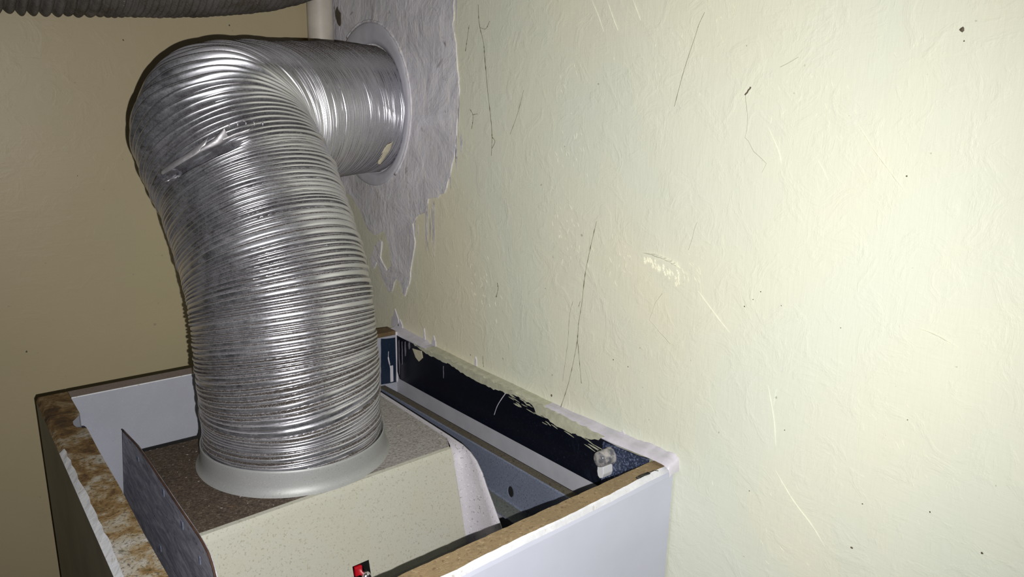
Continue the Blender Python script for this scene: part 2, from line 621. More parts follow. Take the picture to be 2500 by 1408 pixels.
# the flaked-off patch of paint: a thick lip with ragged crumbs below it
lip = [(0.4211, 0.174), (0.4098, 0.1742), (0.3978, 0.1732), (0.3864, 0.1706), (0.3812, 0.1682)]
v, f = ridge(lip, .0016, .0022, 61)
obj('paint_chip_lip', v, f, WALL_R, wall_right)
crumbs = []
rr = random.Random(12)
for k in range(46):
    t = rr.random()
    y = .4205 + (.381 - .4205) * t + rr.uniform(-.001, .001)
    z = .1725 - .005 * t - rr.random() * (.004 + .010 * t)
    a, w = rr.uniform(.0005, .0013), rr.uniform(.002, .004)
    crumbs.append(ridge([(y, z), (y - w * .3, z - w * .5), (y - w * .5, z - w)], a, a * .9, 100 + k))
for cy, cz, sy, sz, n_ in ((.37, .17, .008, .006, 14), (.515, .178, .014, .014, 26), (.66, .09, .02, .02, 24), (.45, .165, .012, .010, 16), (.27, .305, .018, .018, 26), (.19, .09, .02, .02, 22), (.52, .27, .012, .03, 26), (.40, .345, .03, .02, 18), (.285, .0, .03, .02, 18)):
    for k in range(n_):
        y, z = rr.gauss(cy, sy), rr.gauss(cz, sz)
        w, a = rr.uniform(.002, .006), rr.uniform(.0002, .0004)
        ang = rr.gauss(-1.1, .4)
        crumbs.append(ridge([(y, z), (y - w * .5 * math.cos(ang), z + w * .5 * math.sin(ang)), (y - w * math.cos(ang), z + w * math.sin(ang))], a, a * .8, 300 + k))
v, f = join_geo(crumbs)
obj('paint_crumbs', v, f, WALL_R, wall_right, kind='stuff')

CRACKS = [[(0.3348, 0.3039), (0.3331, 0.2954), (0.3308, 0.2841), (0.3314, 0.274), (0.3235, 0.2644), (0.3119, 0.2567), (0.3151, 0.2507), (0.3168, 0.2448)], [(0.3745, 0.1844), (0.3714, 0.1947), (0.3667, 0.2115)], [(0.397, 0.1444), (0.4041, 0.134), (0.4095, 0.1184), (0.3975, 0.1106), (0.3812, 0.1007)], [(0.309, 0.3217), (0.296, 0.328), (0.289, 0.3317)]]
for i, c in enumerate(CRACKS):
    p = jag(c, .004, .0005, 50 + i, closed=False)
    v, f = tube_geo([(XW, y, z) for y, z in p], .00028, 5)
    obj('hairline_crack', v, f, CRACKM, wall_right)
p = [(XW - .0001, y, z) for y, z in jag([(0.3352, 0.3035), (0.333, 0.306), (0.3304, 0.3101)], .001, .0004, 9, closed=False)]
v, f = tube_geo(p, .0006, 5)
obj('hairline_crack', v, f, SPECK, wall_right, label='short dark gouge at the top of a crack')

SPOTS = [(0.1964, 0.3406, .0021), (0.1945, 0.3344, .0008), (0.215, 0.0026, .0014), (0.1703, 0.0515, .0009), (0.2749, 0.0678, .0008), (0.2981, 0.0084, .0008), (0.4485, 0.071, .0011), (0.4303, 0.0698, .0009), (0.3062, 0.1651, .0008), (0.3119, 0.1579, .0007), (0.2886, 0.1587, .0007), (0.3186, 0.1511, .0009), (0.2149, 0.2572, .0010), (0.6714, 0.0115, .0012), (0.5302, 0.0092, .0022), (0.1383, 0.0394, .0013), (0.2122, 0.0375, .0008), (0.1923, 0.106, .0007), (0.2433, 0.1538, .0006)]
parts = []
for y, z, r in SPOTS:
    k = 7
    V = [(XW - .0006, y, z)] + [(XW + .0002, y + r * rr.uniform(.6, 1.1) * math.cos(a * 2 * math.pi / k), z + r * rr.uniform(.6, 1.1) * math.sin(a * 2 * math.pi / k)) for a in range(k)]
    parts.append((V, [(0, 1 + a, 1 + (a + 1) % k) for a in range(k)]))
v, f = join_geo(parts)
obj('dirt_specks', v, f, SPECK, wall_right, kind='stuff')

parts = []
for x, z, r in ((0.2131, 0.3524, .0014), (0.0765, 0.0011, .0016), (0.3358, 0.3769, .0016), (0.1022, -0.2473, .002), (.03, .12, .001), (.15, .2, .0008)):
    k = 7
    V = [(x, YB - .0006, z)] + [(x + r * rr.uniform(.5, 1.1) * math.cos(a * 2 * math.pi / k), YB + .0002, z + 1.4 * r * rr.uniform(.5, 1.1) * math.sin(a * 2 * math.pi / k)) for a in range(k)]
    parts.append((V, [(0, 1 + a, 1 + (a + 1) % k) for a in range(k)]))
v, f = join_geo(parts)
obj('dirt_specks', v, f, SPECK, wall_back, kind='stuff')

bm_obj('dark_gap', prism_bm(jag([(.9850, .402), (.9790, .408), (.9700, .400), (.9680, .392), (.9720, .383), (.9800, .388)], .004, .0012, 21), 'x', XW - .0022, XW), SPECK, wall_right,
       label='small dark hole in the filler beside the pipe')

# ------------------------------------------------------------------ corner pipe
pts = [(.4487, .9808, z) for z in (-Z0, -.4, 0, .4, 1.2)]
v, f = tube_geo(pts, .0168, 32)
o = obj('corner_pipe', v, f, PIPEM, smooth_on=True, category='pipe',
        label='slim off-white painted pipe standing in the corner of the walls, behind the duct')

# ------------------------------------------------------------------ wall collar around the duct
fl = thing('wall_collar', (XW, .893, .28 + Z0), category='wall collar',
           label='round grey plastic wall collar the silver duct enters, set in filler')
SEG = 96
prof = [(.1015, XW + .001, 0), (.1010, XW - .0022, 0), (.0990, XW - .0032, .15), (.094, XW - .0034, .4), (.086, XW - .0028, .8), (.0800, XW - .0024, 1), (.0795, XW + .002, 1)]
V = np.zeros((len(prof), SEG, 3))
for i, (r, x, e) in enumerate(prof):
    for j in range(SEG):
        a = 2 * math.pi * j / SEG
        cy, cz = .896 + (.8885 - .896) * e, .2835 + (.2785 - .2835) * e
        wob = 1 + .006 * math.sin(3 * a + i) if i < 3 else 1
        V[i, j] = (x, min(cy + r * wob * math.cos(a), .9625), cz + r * wob * math.sin(a))
grid_mesh('ring', V, len(prof), SEG, FLANGE, fl)
bead = [(XW - .0012, min(.896 + .1025 * math.cos(a), .963), .2835 + .1025 * math.sin(a)) for a in np.linspace(-1.2, 1.9, 60) + math.pi / 2 + .6]
v, f = tube_geo(bead, [.0016 + .0007 * math.sin(i * 1.7) * math.sin(i * .6) for i in range(60)], 8)
obj('filler_bead', v, f, PLASTER, fl, smooth_on=True)

# ------------------------------------------------------------------ the bent aluminium duct
AX = [(.2425, .6200, -.0160), (.2420, .6192, .0200), (.2405, .6185, .0660), (.2428, .6382, .1384), (.2397, .678, .203), (.234, .7224, .2557), (.2662, .7667, .2677), (.3278, .8139, .2728), (.4002, .8587, .2781), (.4715, .8880, .2785)]


def resample(S, ds):
    d = np.r_[0, np.cumsum(np.linalg.norm(np.diff(S, axis=0), axis=1))]
    s = np.arange(0, d[-1], ds)
    return np.stack([np.interp(s, d, S[:, k]) for k in range(3)], 1), s, d[-1]


def pleated(axis, ds, seg, r0, pitch_fn, amp_fn, seed, outer_gain=1.0, shape_fn=None, tilt=0.0):
    S, s, L = resample(catmull(axis, 40), ds)
    k = 9                                                     # soften kinks of the centre line
    for _ in range(3):
        pad = np.vstack([np.repeat(S[:1], k, 0), S, np.repeat(S[-1:], k, 0)])
        sm = np.stack([np.convolve(pad[:, c], np.ones(2 * k + 1) / (2 * k + 1), 'valid') for c in range(3)], 1)
        w = np.clip(np.minimum(np.arange(len(S)), np.arange(len(S))[::-1]) / 30.0, 0, 1)[:, None]
        S = S * (1 - w) + sm * w
    T, N, B = frames(S)
    g = np.random.default_rng(seed)
    edges, amps = [0.0], []
    while edges[-1] < L:
        u = edges[-1] / L
        edges.append(edges[-1] + pitch_fn(u, g))
        amps.append(amp_fn(u, g))
    edges, amps = np.array(edges), np.array(amps)
    th = np.linspace(0, 2 * math.pi, seg, endpoint=False)
    nr = len(amps)
    ph1, ph2 = g.uniform(0, 6.28, nr + 2), g.uniform(0, 6.28, nr + 2)
    wob = .00035 * np.sin(th[None] * 2 + 1.3 * np.sin(s[:, None] * 40)) + .0005 * np.sin(th[None] + s[:, None] * 23)
    if tilt:                                                  # the helix leaves the pleats a little askew
        cr = np.array([.786, -.617, .02])
        side = np.cos(th)[None] * (N @ cr)[:, None] + np.sin(th)[None] * (B @ cr)[:, None]
        wob = wob - tilt * side * np.clip(1 - s[:, None] / L / .5, 0, 1) * np.clip(s[:, None] / .06, 0, 1)
    ss = np.clip(s[:, None] + wob, 0, L - 1e-5)
    idx = np.clip(np.searchsorted(edges, ss, side='right') - 1, 0, nr - 1)
    t = (ss - edges[idx]) / (edges[idx + 1] - edges[idx])
    A = amps[idx] * (1 + .25 * np.sin(3 * th[None] + ph1[idx]) + .18 * np.sin(7 * th[None] + ph2[idx]))
    # curvature: pleats open on the outside of the bend and close on the inside
    K = np.gradient(T, s, axis=0)
    kn, kb = (K * N).sum(1), (K * B).sum(1)
    outer = -(kn[:, None] * np.cos(th)[None] + kb[:, None] * np.sin(th)[None]) * r0
    A = A * np.clip(1 + outer_gain * outer, .35, 3.0)
    ex = np.array([shape_fn(q / L) if shape_fn else 1.9 for q in s])[:, None]
    h = A * (1 - np.abs(2 * t - 1) ** ex) - A * .6
    r = r0 + h
    r = r + .0006 * np.sin(2 * th[None] + s[:, None] * 9) + .0005 * np.sin(5 * th[None] - s[:, None] * 31)
    D = np.cos(th)[None, :, None] * N[:, None] + np.sin(th)[None, :, None] * B[:, None]
    return S[:, None] + r[..., None] * D, D, s, L


def pitch_main(u, g):
    if u < .42:
        return g.choice([.0026, .0035, .0044, .0056], p=[.28, .34, .26, .12])
    if u < .66:
        return g.uniform(.0032, .0050)
    return g.choice([.0021, .0027, .0036])


def shape_main(u):
    return float(np.interp(u, [0, .38, .48, .62, .72, 1], [3.4, 3.2, 1.9, 1.9, 3.4, 3.6]))


def amp_main(u, g):
    if u < .42:
        return g.choice([.0013, .0025, .0035], p=[.3, .4, .3])
    if u < .66:
        return g.uniform(.0026, .0040)
    return g.choice([.0009, .0013, .0018], p=[.45, .4, .15])


V, D, s, L = pleated(AX, .00030, 140, .0770, pitch_main, amp_main, 5, 1.0, shape_main, .0055)
# the torn seam on the front of the bend: a deep slit with a smoothed-out band above it
GROOVE = catmull([(0.1589, 0.6866, 0.2221), (0.163, 0.6694, 0.2297), (0.1674, 0.6593, 0.2331), (0.1747, 0.6492, 0.2399), (0.1834, 0.6411, 0.2461), (0.1932, 0.635, 0.2518), (0.2034, 0.6305, 0.2557), (0.2145, 0.6276, 0.2592)], 8)
sel = np.linalg.norm(V - GROOVE.mean(0), axis=2) < .06
ij = np.argwhere(sel)
Pv = V[sel]
dist = np.linalg.norm(Pv[:, None] - GROOVE[None], axis=2)
dm = dist.min(1)
tt = dist.argmin(1) / (len(GROOVE) - 1)
depth = .015 * np.exp(-(dm / .0034) ** 2) * np.clip(np.sin(math.pi * np.clip(tt, .02, .98)) * 1.6, 0, 1)
V[sel] = Pv - D[sel] * depth[:, None]
ni, nj = V.shape[:2]
duct = thing('flexible_duct', (.2438, .6179, -.0149 + Z0), category='duct',
             label='silver pleated aluminium duct bending from the hood collar into the wall, torn at its elbow')
grid_mesh('pleated_tube', V, ni, nj, ALU, duct)

AXS = resample(catmull(AX, 40), .002)[0]


def outward(p):
    p = np.asarray(p, float)
    d = AXS - p
    q = AXS[np.argmin((d ** 2).sum(1))]
    n = p - q
    return n / np.linalg.norm(n)


def strip(name, top, bot, lift_top, lift_bot, curl, seed, parent, mat, rows=7):
    """a torn ribbon of foil lying on the tube, its ends curled away from it"""
    a, b = catmull(top, 8), catmull(bot, 8)
    n = min(len(a), len(b))
    a, b = a[np.linspace(0, len(a) - 1, n).astype(int)], b[np.linspace(0, len(b) - 1, n).astype(int)]
    g = random.Random(seed)
    V = np.zeros((n, rows, 3))
    for i in range(n):
        e = i / (n - 1)
        o = outward((a[i] + b[i]) / 2)
        for j in range(rows):
            t = j / (rows - 1)
            lift = lift_top * (1 - t) + lift_bot * t + curl * e ** 3 * (1 - t) + .0012 * math.sin(t * math.pi)
            V[i, j] = a[i] * (1 - t) + b[i] * t + o * (lift + .0002 * g.uniform(-1, 1))
    ob = grid_mesh(name, V, n, rows, mat, parent, wrap=False)
    sol = ob.modifiers.new('thickness', 'SOLIDIFY')
    sol.thickness = .0003
    return ob


strip('torn_foil', [(0.1631, 0.6704, 0.2346), (0.1705, 0.6574, 0.243), (0.1788, 0.6484, 0.2496), (0.1883, 0.6427, 0.2579), (0.1937, 0.6413, 0.2621)],
      [(0.163, 0.6694, 0.2305), (0.1674, 0.6593, 0.2350), (0.1747, 0.6492, 0.2418), (0.1834, 0.6411, 0.2485), (0.1900, 0.6392, 0.2542)], .0012, .0018, .001, 1, duct, FOIL)
strip('torn_foil', [(0.1832, 0.6436, 0.2512), (0.1902, 0.6392, 0.2562), (0.1977, 0.6362, 0.2611), (0.205, 0.6353, 0.2660)],
      [(0.1800, 0.6440, 0.2465), (0.1890, 0.6375, 0.2520), (0.1980, 0.6335, 0.2560), (0.2065, 0.6325, 0.2605)], .0015, .001, .007, 2, duct, FOIL)
strip('torn_foil', [(0.2019, 0.6339, 0.2608), (0.2114, 0.6321, 0.2650), (0.2226, 0.63, 0.2675)],
      [(0.2010, 0.6329, 0.2585), (0.2105, 0.6311, 0.2625), (0.2216, 0.629, 0.2652)], .0012, .0015, .003, 3, duct, FOIL)
for i, p in enumerate([(0.209, 0.638, 0.2715), (0.215, 0.6361, 0.2722), (0.2214, 0.635, 0.2726), (0.2277, 0.6338, 0.2729), (0.2345, 0.6335, 0.2729)]):
    p = np.array(p)
    o_ = outward(p)
    up = np.array([0, 0, 1.0]) - o_ * o_[2]
    up /= np.linalg.norm(up)
    c = p + o_ * .0006
    v, f = tube_geo([c - up * .0022 - o_ * .001, c + o_ * .0009, c + up * .0022 - o_ * .001], [.0004, .0009, .0004], 6)
    obj('foil_crimp', v, f, FOIL, duct, smooth_on=True)
# a brush mark of wall paint on the duct where it meets the collar
PP = [(0.4487, 0.8046, 0.2442), (0.4493, 0.811, 0.2342), (0.4466, 0.8164, 0.2267)]
strip('paint_daub', [(0.4567, 0.8076, 0.2442), (0.4560, 0.8125, 0.2342), (0.4535, 0.8210, 0.2240), (0.4505, 0.8290, 0.2150)],
      [(0.4467, 0.8046, 0.2402), (0.4440, 0.8105, 0.2332), (0.4430, 0.8184, 0.2247), (0.4450, 0.8270, 0.2160)], -.0009, -.0005, 0, 4, duct, CREAM)

# ------------------------------------------------------------------ the second duct, above
AX2 = [(-.42, .85, .468), (-.2, .85, .452), (.0, .85, .444), (.10, .85, .4435), (.20, .85, .4465), (.27, .852, .454), (.34, .858, .468), (.41, .87, .50), (.4725, .885, .55)]


def pitch_up(u, g):
    return g.uniform(.0080, .0105) if u < .62 else g.uniform(.0050, .0070)


def amp_up(u, g):
    return g.uniform(.0048, .0066) if u < .62 else g.uniform(.0026, .0036)


V, D, s, L = pleated(AX2, .0009, 112, .0785, pitch_up, amp_up, 9, .6)
ni, nj = V.shape[:2]
d2 = thing('flexible_duct', (.4725, .885, .55 + Z0), category='duct',
           label='grimy grey pleated duct sagging across the top edge of the picture above the silver one')
grid_mesh('pleated_tube', V, ni, nj, ALU_UP, d2)

# ------------------------------------------------------------------ the flue hood and its collar
hood = thing('flue_hood', (.25, .6, -.9 + Z0), category='flue hood',
             label='galvanised boiler flue hood with dusty top and cream front, sunk inside the white cabinet')
HB = [  # left profile / right profile (y, z) going from the back over the top and down the front
    ((.699, -.24), (.699, -.24)), ((.699, -.0215), (.699, -.0215)), ((.6975, -.020), (.6975, -.020)),
    ((.5485, -.020), (.5600, -.020)), ((.5335, -.020), (.5450, -.020)), ((.5300, -.0206), (.5415, -.0206)), ((.5283, -.0228), (.5398, -.0228)), ((.5270, -.0260), (.5385, -.0260))]
xl, xr = .1305, .3610
V, F, FM = [], [], []
for i, (a, b) in enumerate(HB):
    V += [(xl, a[0], a[1]), (.3690 if i < 4 else xr, b[0], b[1])]
for i in range(len(HB) - 1):
    F.append((2 * i, 2 * i + 1, 2 * i + 3, 2 * i + 2))
    FM.append(0 if i < 4 else 1)
# the front face with a slot left open in it
xs = [xl, .2450, .2606, xr]
zs = [-.0260, -.0850, -.1060, -.24]


def yfront(x, z):
    k = (x - xl) / (xr - xl)
    y0 = .5270 + .0115 * k
    y1 = .4985 + .0100 * k                                   # at z = -.13
    t = min(1.0, (-.026 - z) / .104)
    return y0 + (y1 - y0) * t


g0 = len(V)
for z in zs:
    for x in xs:
        V.append((x, yfront(x, z), z))
for r in range(3):
    for c in range(3):
        if (r, c) == (1, 1):
            continue
        F.append((g0 + r * 4 + c, g0 + r * 4 + c + 1, g0 + (r + 1) * 4 + c + 1, g0 + (r + 1) * 4 + c))
        FM.append(1)
obj('hood_shell', V, F, [DUSTTOP, GALV_FRONT], hood, FM)
# inside of the slot
bmx = bmesh.new()
a = [bmx.verts.new(p) for p in ((.2449, .5170, -.0846), (.2607, .5170, -.0846), (.2607, .5125, -.1064), (.2449, .5125, -.1064))]
b = [bmx.verts.new(p) for p in ((.2449, .545, -.0846), (.2607, .545, -.0846), (.2607, .545, -.1064), (.2449, .545, -.1064))]
bmx.faces.new(b)
for i in range(4):
    bmx.faces.new((a[i], a[(i + 1) % 4], b[(i + 1) % 4], b[i]))
bm_obj('slot_lining', bmx, BLACK, hood)
bm_obj('red_washer', box_bm(.2466, .2532, .5140, .5175, -.0945, -.0862, .0008), RED, hood, label='small red plastic tab in the slot')
scr = thing('x', (0, 0, 0))
bpy.data.objects.remove(scr)
V, F = [], []
SEGS = 20
prof = [(.0001, -.0030), (.0018, -.0029), (.0032, -.0020), (.0040, -.0008), (.0042, .0006), (.0042, .010)]
cx_, cy_, cz_ = .2548, .5105, -.0955
for r, dy in prof:
    for j in range(SEGS):
        a_ = 2 * math.pi * j / SEGS
        V.append((cx_ + r * math.cos(a_), cy_ + dy, cz_ + r * math.sin(a_)))
for i in range(len(prof) - 1):
    for j in range(SEGS):
        k = (j + 1) % SEGS
        F.append((i * SEGS + j, (i + 1) * SEGS + j, (i + 1) * SEGS + k, i * SEGS + k))
screw = obj('screw_head', V, F, SCREWM, hood, smooth_on=True, label='shiny round screw head')
vv = [box_bm(cx_ - .0019, cx_ + .0019, cy_ - .0033, cy_ - .0027, cz_ - .0003, cz_ + .0003), box_bm(cx_ - .0003, cx_ + .0003, cy_ - .0033, cy_ - .0027, cz_ - .0019, cz_ + .0019)]
for w_ in vv:
    bm_obj('cross_slot', w_, STAPLEM, screw)

# cheek plates
LP = [(.7775, -.0300), (.7750, -.0280), (.7025, -.0190), (.6257, -.0180), (.578, -.0180), (.5300, -.0172), (.5120, -.0185), (.5010, -.0215), (.4930, -.0290), (.4850, -.042), (.475, -.065), (.460, -.10), (.452, -.14), (.452, -.24), (.8130, -.24), (.8130, -.1180), (.7795, -.0340)]
left_plate = bm_obj('side_plate', prism_bm(LP, 'x', .1290, .1303), PLATE, hood, label='streaked blue-grey zinc cheek plate on the left, pointed at the rear')
for y, z, w, h in ((.7150, -.0330, .0034, .0022), (.6257, -.0270, .0030, .0034), (.5720, -.0310, .0030, .0034), (.5290, -.0390, .0018, .0034), (.6600, -.0980, .0026, .0030)):
    bm_obj('spot_weld', box_bm(.1284, .1296, y - w, y + w, z - h, z + h, .0004, 1), GALV_BLUE, left_plate)
p = catmull([(.1288, y, z + .0004) for y, z in LP[1:13]], 5)
v, f = tube_geo(p, .0009, 6)
obj('rusty_rim', v, f, m_simple('rust_brown_edge', (.075, .035, .022), .8, var=.4, scale=90), left_plate, smooth_on=True, label='rust brown line along the cut edge')

RPo = [(.699, -.0195), (.560, -.0192), (.5400, -.0196), (.5270, -.0222), (.5170, -.0270), (.5080, -.0355), (.5010, -.0460), (.4900, -.0600), (.4780, -.0760), (.4640, -.1080), (.455, -.14), (.452, -.24)]
RPi = [(.699, -.0205), (.560, -.0205), (.5470, -.0206), (.5420, -.0240), (.5385, -.0290), (.5355, -.0360), (.5330, -.0440), (.5295, -.0560), (.5260, -.0680), (.5170, -.1010), (.509, -.13), (.508, -.24)]
# a bend radius leads from the hood's skin out to the cheek: rows across it
rows = [(.3608, 0.0), (.3640, .02), (.3675, .10), (.3700, .24), (.3715, .42), (.3720, .62), (.3720, 1.0), (.3735, 1.0), (.3735, .0)]
V = np.zeros((len(RPo), len(rows), 3))
for i in range(len(RPo)):
    for j, (x, t) in enumerate(rows):
        x = .372 - (.372 - x) * (.28, .28, .75)[i] if i < 3 and x < .372 else x
        V[i, j] = (x, RPi[i][0] * (1 - t) + RPo[i][0] * t, RPi[i][1] * (1 - t) + RPo[i][1] * t + (.0004 if 0 < t < 1 else 0))
grid_mesh('side_plate', V, len(RPo), len(rows), GALV_PALE, hood, wrap=False, label='pale speckled cheek plate on the right with a rounded bend')

# collar: a short spigot with a small foot
CC = (.2425, .6200)
prof = [(.0855, -.0203), (.0840, -.0188), (.0822, -.0165), (.0812, -.0120), (.0810, -.0060), (.0808, -.0010), (.0806, .0008), (.0800, .0012), (.0794, .0006), (.0792, -.0195)]
V = np.zeros((len(prof), 96, 3))
for i, (r, z) in enumerate(prof):
    for j in range(96):
        a_ = 2 * math.pi * j / 96
        V[i, j] = (CC[0] + r * math.cos(a_), CC[1] + r * math.sin(a_), z + .0006 * math.sin(2 * a_ + .5) * (1 if i > 3 else 0))
grid_mesh('spigot_collar', V, len(prof), 96, COLLARM, hood, label='dull zinc collar ring gripping the duct')

# channel along the right of the hood: dusty flange, inner web, foot flange
RAILTOP = m_speckle('dust_brown_flange', (.115, .10, .075), (.04, .032, .024), (.22, .20, .16), 420, .85, 0, .42)
FOOTM = m_speckle('dusty_foot_flange', (.12, .13, .12), (.06, .06, .06), (.2, .21, .19), 420, .8, 0, .42)
ch = [(.4390, -.0585), (.4395, -.0525), (.4385, -.0515), (.4300, -.0515), (.4285, -.0525), (.4283, -.0560)]
bm = bmesh.new()
V, F, FM = [], [], []
secs = [(.4405, -.060), (.4405, -.0520), (.4395, -.0512), (.4300, -.0512), (.4288, -.0522), (.4285, -.0580), (.4283, -.0950), (.4272, -.0965), (.4090, -.0975), (.4090, -.0990), (.4285, -.0990), (.4300, -.094), (.4300, -.060)]
ys = [.392, .5285, .5409, .812]
for y in ys:
    for k, (x, z) in enumerate(secs):
        V.append((x, y, z - .012 * (y - .39) / .42 * (1 if k < 6 or k == 12 else .3)))
n = len(secs)
for i in range(3):
    for k in range(n - 1):
        F.append((i * n + k, i * n + k + 1, (i + 1) * n + k + 1, (i + 1) * n + k))
        FM.append(0 if k in (1, 2) else (2 if k == 7 else 1))
rail = obj('side_channel', V, F, [RAILTOP, GALV_BLUE, FOOTM], hood, FM, label='folded zinc channel beside the right cheek with dusty brown top')
# punched hole in the web
hv = [(.42825, .5347 + .0042 * math.cos(a_), -.0845 + .0058 * math.sin(a_)) for a_ in np.linspace(0, 2 * math.pi, 17)[:-1]]
hv2 = [(.4278, .5347 + .0054 * math.cos(a_), -.0845 + .0070 * math.sin(a_)) for a_ in np.linspace(0, 2 * math.pi, 17)[:-1]]
hb = [(.4295, q[1], q[2]) for q in hv]
V = hv2 + hv + hb
F = [(i, (i + 1) % 16, 16 + (i + 1) % 16, 16 + i) for i in range(16)] + [(16 + i, 16 + (i + 1) % 16, 32 + (i + 1) % 16, 32 + i) for i in range(16)]
obj('punched_hole', V, F, GALV_BLUE, rail)
hole = obj('hole_back', [(.4280, q[1], q[2]) for q in hv], [tuple(range(16))], BLACK, rail)
# sheet closing the bottom of the recess between hood and cabinet, and the casing that carries the hood
bm_obj('base_tray', box_bm(.096, .440, .392, .818, -.245, -.240), GALV_BLUE, hood)
bm_obj('casing', box_bm(.125, .440, .45, .80, -.90, -.245, .003), GALV_BLUE, hood, label='zinc boiler casing hidden below the hood')
for x_ in (.14, .40):
    for y_ in (.47, .77):
        bm_obj('leg', box_bm(x_, x_ + .02, y_, y_ + .02, -Z0, -.90), GALV_BLUE, hood)

# ------------------------------------------------------------------ the cabinet
cab = thing('boiler_cabinet', (.27, .6, 0), category='cabinet',
            label='open-topped white laminate cabinet with raw chipboard edges, fixed against the right wall')


def panel(name, outline, face_rule, mats, zt, zb, chamfer=None, parent=cab, **props):
    """a vertical board with the given plan outline; chamfer = {edge index: (inset, drop)}"""
    n = len(outline)
    V = [(x, y, zb) for x, y in outline]
    cx = sum(p[0] for p in outline) / n
    cy = sum(p[1] for p in outline) / n
    V += [(x, y, zt) for x, y in outline]
    F = [tuple(range(n))[::-1], tuple(range(n, 2 * n))]
    FM = [face_rule(-2), face_rule(-1)]
    for i in range(n):
        j = (i + 1) % n
        F.append((i, j, n + j, n + i))
        FM.append(face_rule(i))
    return obj(name, V, F, mats, parent, FM, **props)


# left board: plan outline counter-clockwise from its front outer corner; inner edge has the notch at the rear
IN = [(.0930, .3715), (.0932, .45), (.0926, .52), (.0936, .60), (.0930, .68), (.0934, .7300), (.0926, .7345), (.0862, .7400), (.0850, .7480), (.0856, .7565), (.0925, .7680), (.0942, .7735), (.0938, .8398)]
edge_out = jag([(.0690, .8400), (.0705, .70), (.0715, .55), (.0705, .3460)], .009, .0007, 31, closed=False)
outl = [(.0705, .3462)] + IN + [(.0700, .8400)]
n = len(outl)
V = [(x, y, 0) for x, y in IN] + [(x, y, 0.0) for x, y in edge_out]
nin, nout = len(IN), len(edge_out)
# top: fan between the inner edge (front to back) and ragged outer edge (back to front)
bm = bmesh.new()
top = [bm.verts.new(q) for q in V]
bm.faces.new(top)
low_in = [bm.verts.new((x, y, -Z0)) for x, y in IN]
for i in range(nin - 1):
    f = bm.faces.new((top[i + 1], top[i], low_in[i], low_in[i + 1]))
    f.material_index = 3
mid = [bm.verts.new((.0662, y, -.0035)) for x, y in edge_out]
lowo = [bm.verts.new((.0662, y, -Z0)) for x, y in edge_out]
for i in range(nout - 1):
    a, b = top[nin + i], top[nin + i + 1]
    f = bm.faces.new((a, b, mid[i + 1], mid[i]))
    f.material_index = 1 if edge_out[i][1] < .70 else 0
    f = bm.faces.new((mid[i], mid[i + 1], lowo[i + 1], lowo[i]))
    f.material_index = 2
f = bm.faces.new((top[nin - 1], low_in[-1], lowo[0], mid[0], top[nin]))
f.material_index = 2
f = bm.faces.new((top[nin + nout - 1], mid[-1], lowo[-1], low_in[0], top[0]))
f.material_index = 2
bmesh.ops.triangulate(bm, faces=[f for f in bm.faces if len(f.verts) > 4])
bm_obj('left_panel', bm, [RUSTY, WHITE_EDGE, LAM_OUT, LAM_IN], cab, label='left board, its top edge stained rust brown and green')

# back board
back = panel('back_panel', [(.0942, .8200), (.4720, .8200), (.4720, .8400), (.0942, .8400)],
             lambda i: {-1: 1, 0: 0}.get(i, 2), [LAM_IN, LAM_BACKTOP, LAM_OUT], 0.0, -Z0, label='back board with smooth pale inner face')
v, f = tube_geo([(.0945, .8202, -.0004), (.44, .8202, -.0004)], .0007, 6)
obj('bright_edge', v, f, WHITE_EDGE, back)
bm_obj('dark_coating', prism_bm(jag([(.4385, -.0640), (.4610, -.0660), (.4610, -.0050), (.4395, -.0030)], .006, .0004, 4), 'y', .8192, .8204), NAVY_CORNER, back, label='dark blue coated end of the back board')
bm_obj('board_end', box_bm(.4340, .4610, .8190, .8405, -.0012, .0042, .0006, 1), BROWN_END, back, label='dark brown raw end of the back board')
v, f = tube_geo(catmull([(.4498, .8190, -.0215), (.4492, .8186, -.030), (.4510, .8186, -.040), (.4525, .8186, -.050)], 5), [.0004] * 5 + [.0010] * 5 + [.0005] * 6, 6)
obj('sealant_drip', v, f, SEALANT, back, smooth_on=True)
bm_obj('sealant_drip', box_bm(.4515, .4560, .8180, .8195, -.0640, -.0415, .0006, 1), SEALANT, back)

# right board, its front stretch and coatings
right = panel('right_panel', [(.4620, .8200), (.4620, .3880), (.4732, .3875), (.4732, .8200)],
              lambda i: {0: 0, -1: 1}.get(i, 0), [LAM_STRIP, PAINT], -.0010, -Z0, label='right board against the wall, lower inner face lilac white')
BAND = [(.8190, -.0600), (.8150, -.0300), (.70, -.0570), (.4596, -.0498), (.4500, -.0497), (.4500, -.0020), (.6, -.0018), (.8190, -.0018)]
BAND = [(.8185, -.0500), (.8120, -.0595), (.70, -.0570), (.56, -.0528), (.4500, -.0496), (.3890, -.0490), (.3890, -.0020), (.6, -.0015), (.8185, -.0018)]
band = bm_obj('dark_coating', prism_bm(BAND, 'x', .4613, .4622), NAVY, right, label='blue-black coated strip along the inner face')
bm_obj('lit_dusty_end', prism_bm([(.4415, -.0500), (.3885, -.0500), (.3885, .0020), (.4000, .0000), (.4425, -.0030)], 'x', .4598, .4618), NAVY_LIT_DUSTY, right, label='dust-speckled blue end of the coating by the front board, coloured lighter as lit')  # thin overlay: the lit front of the band, put into its colour
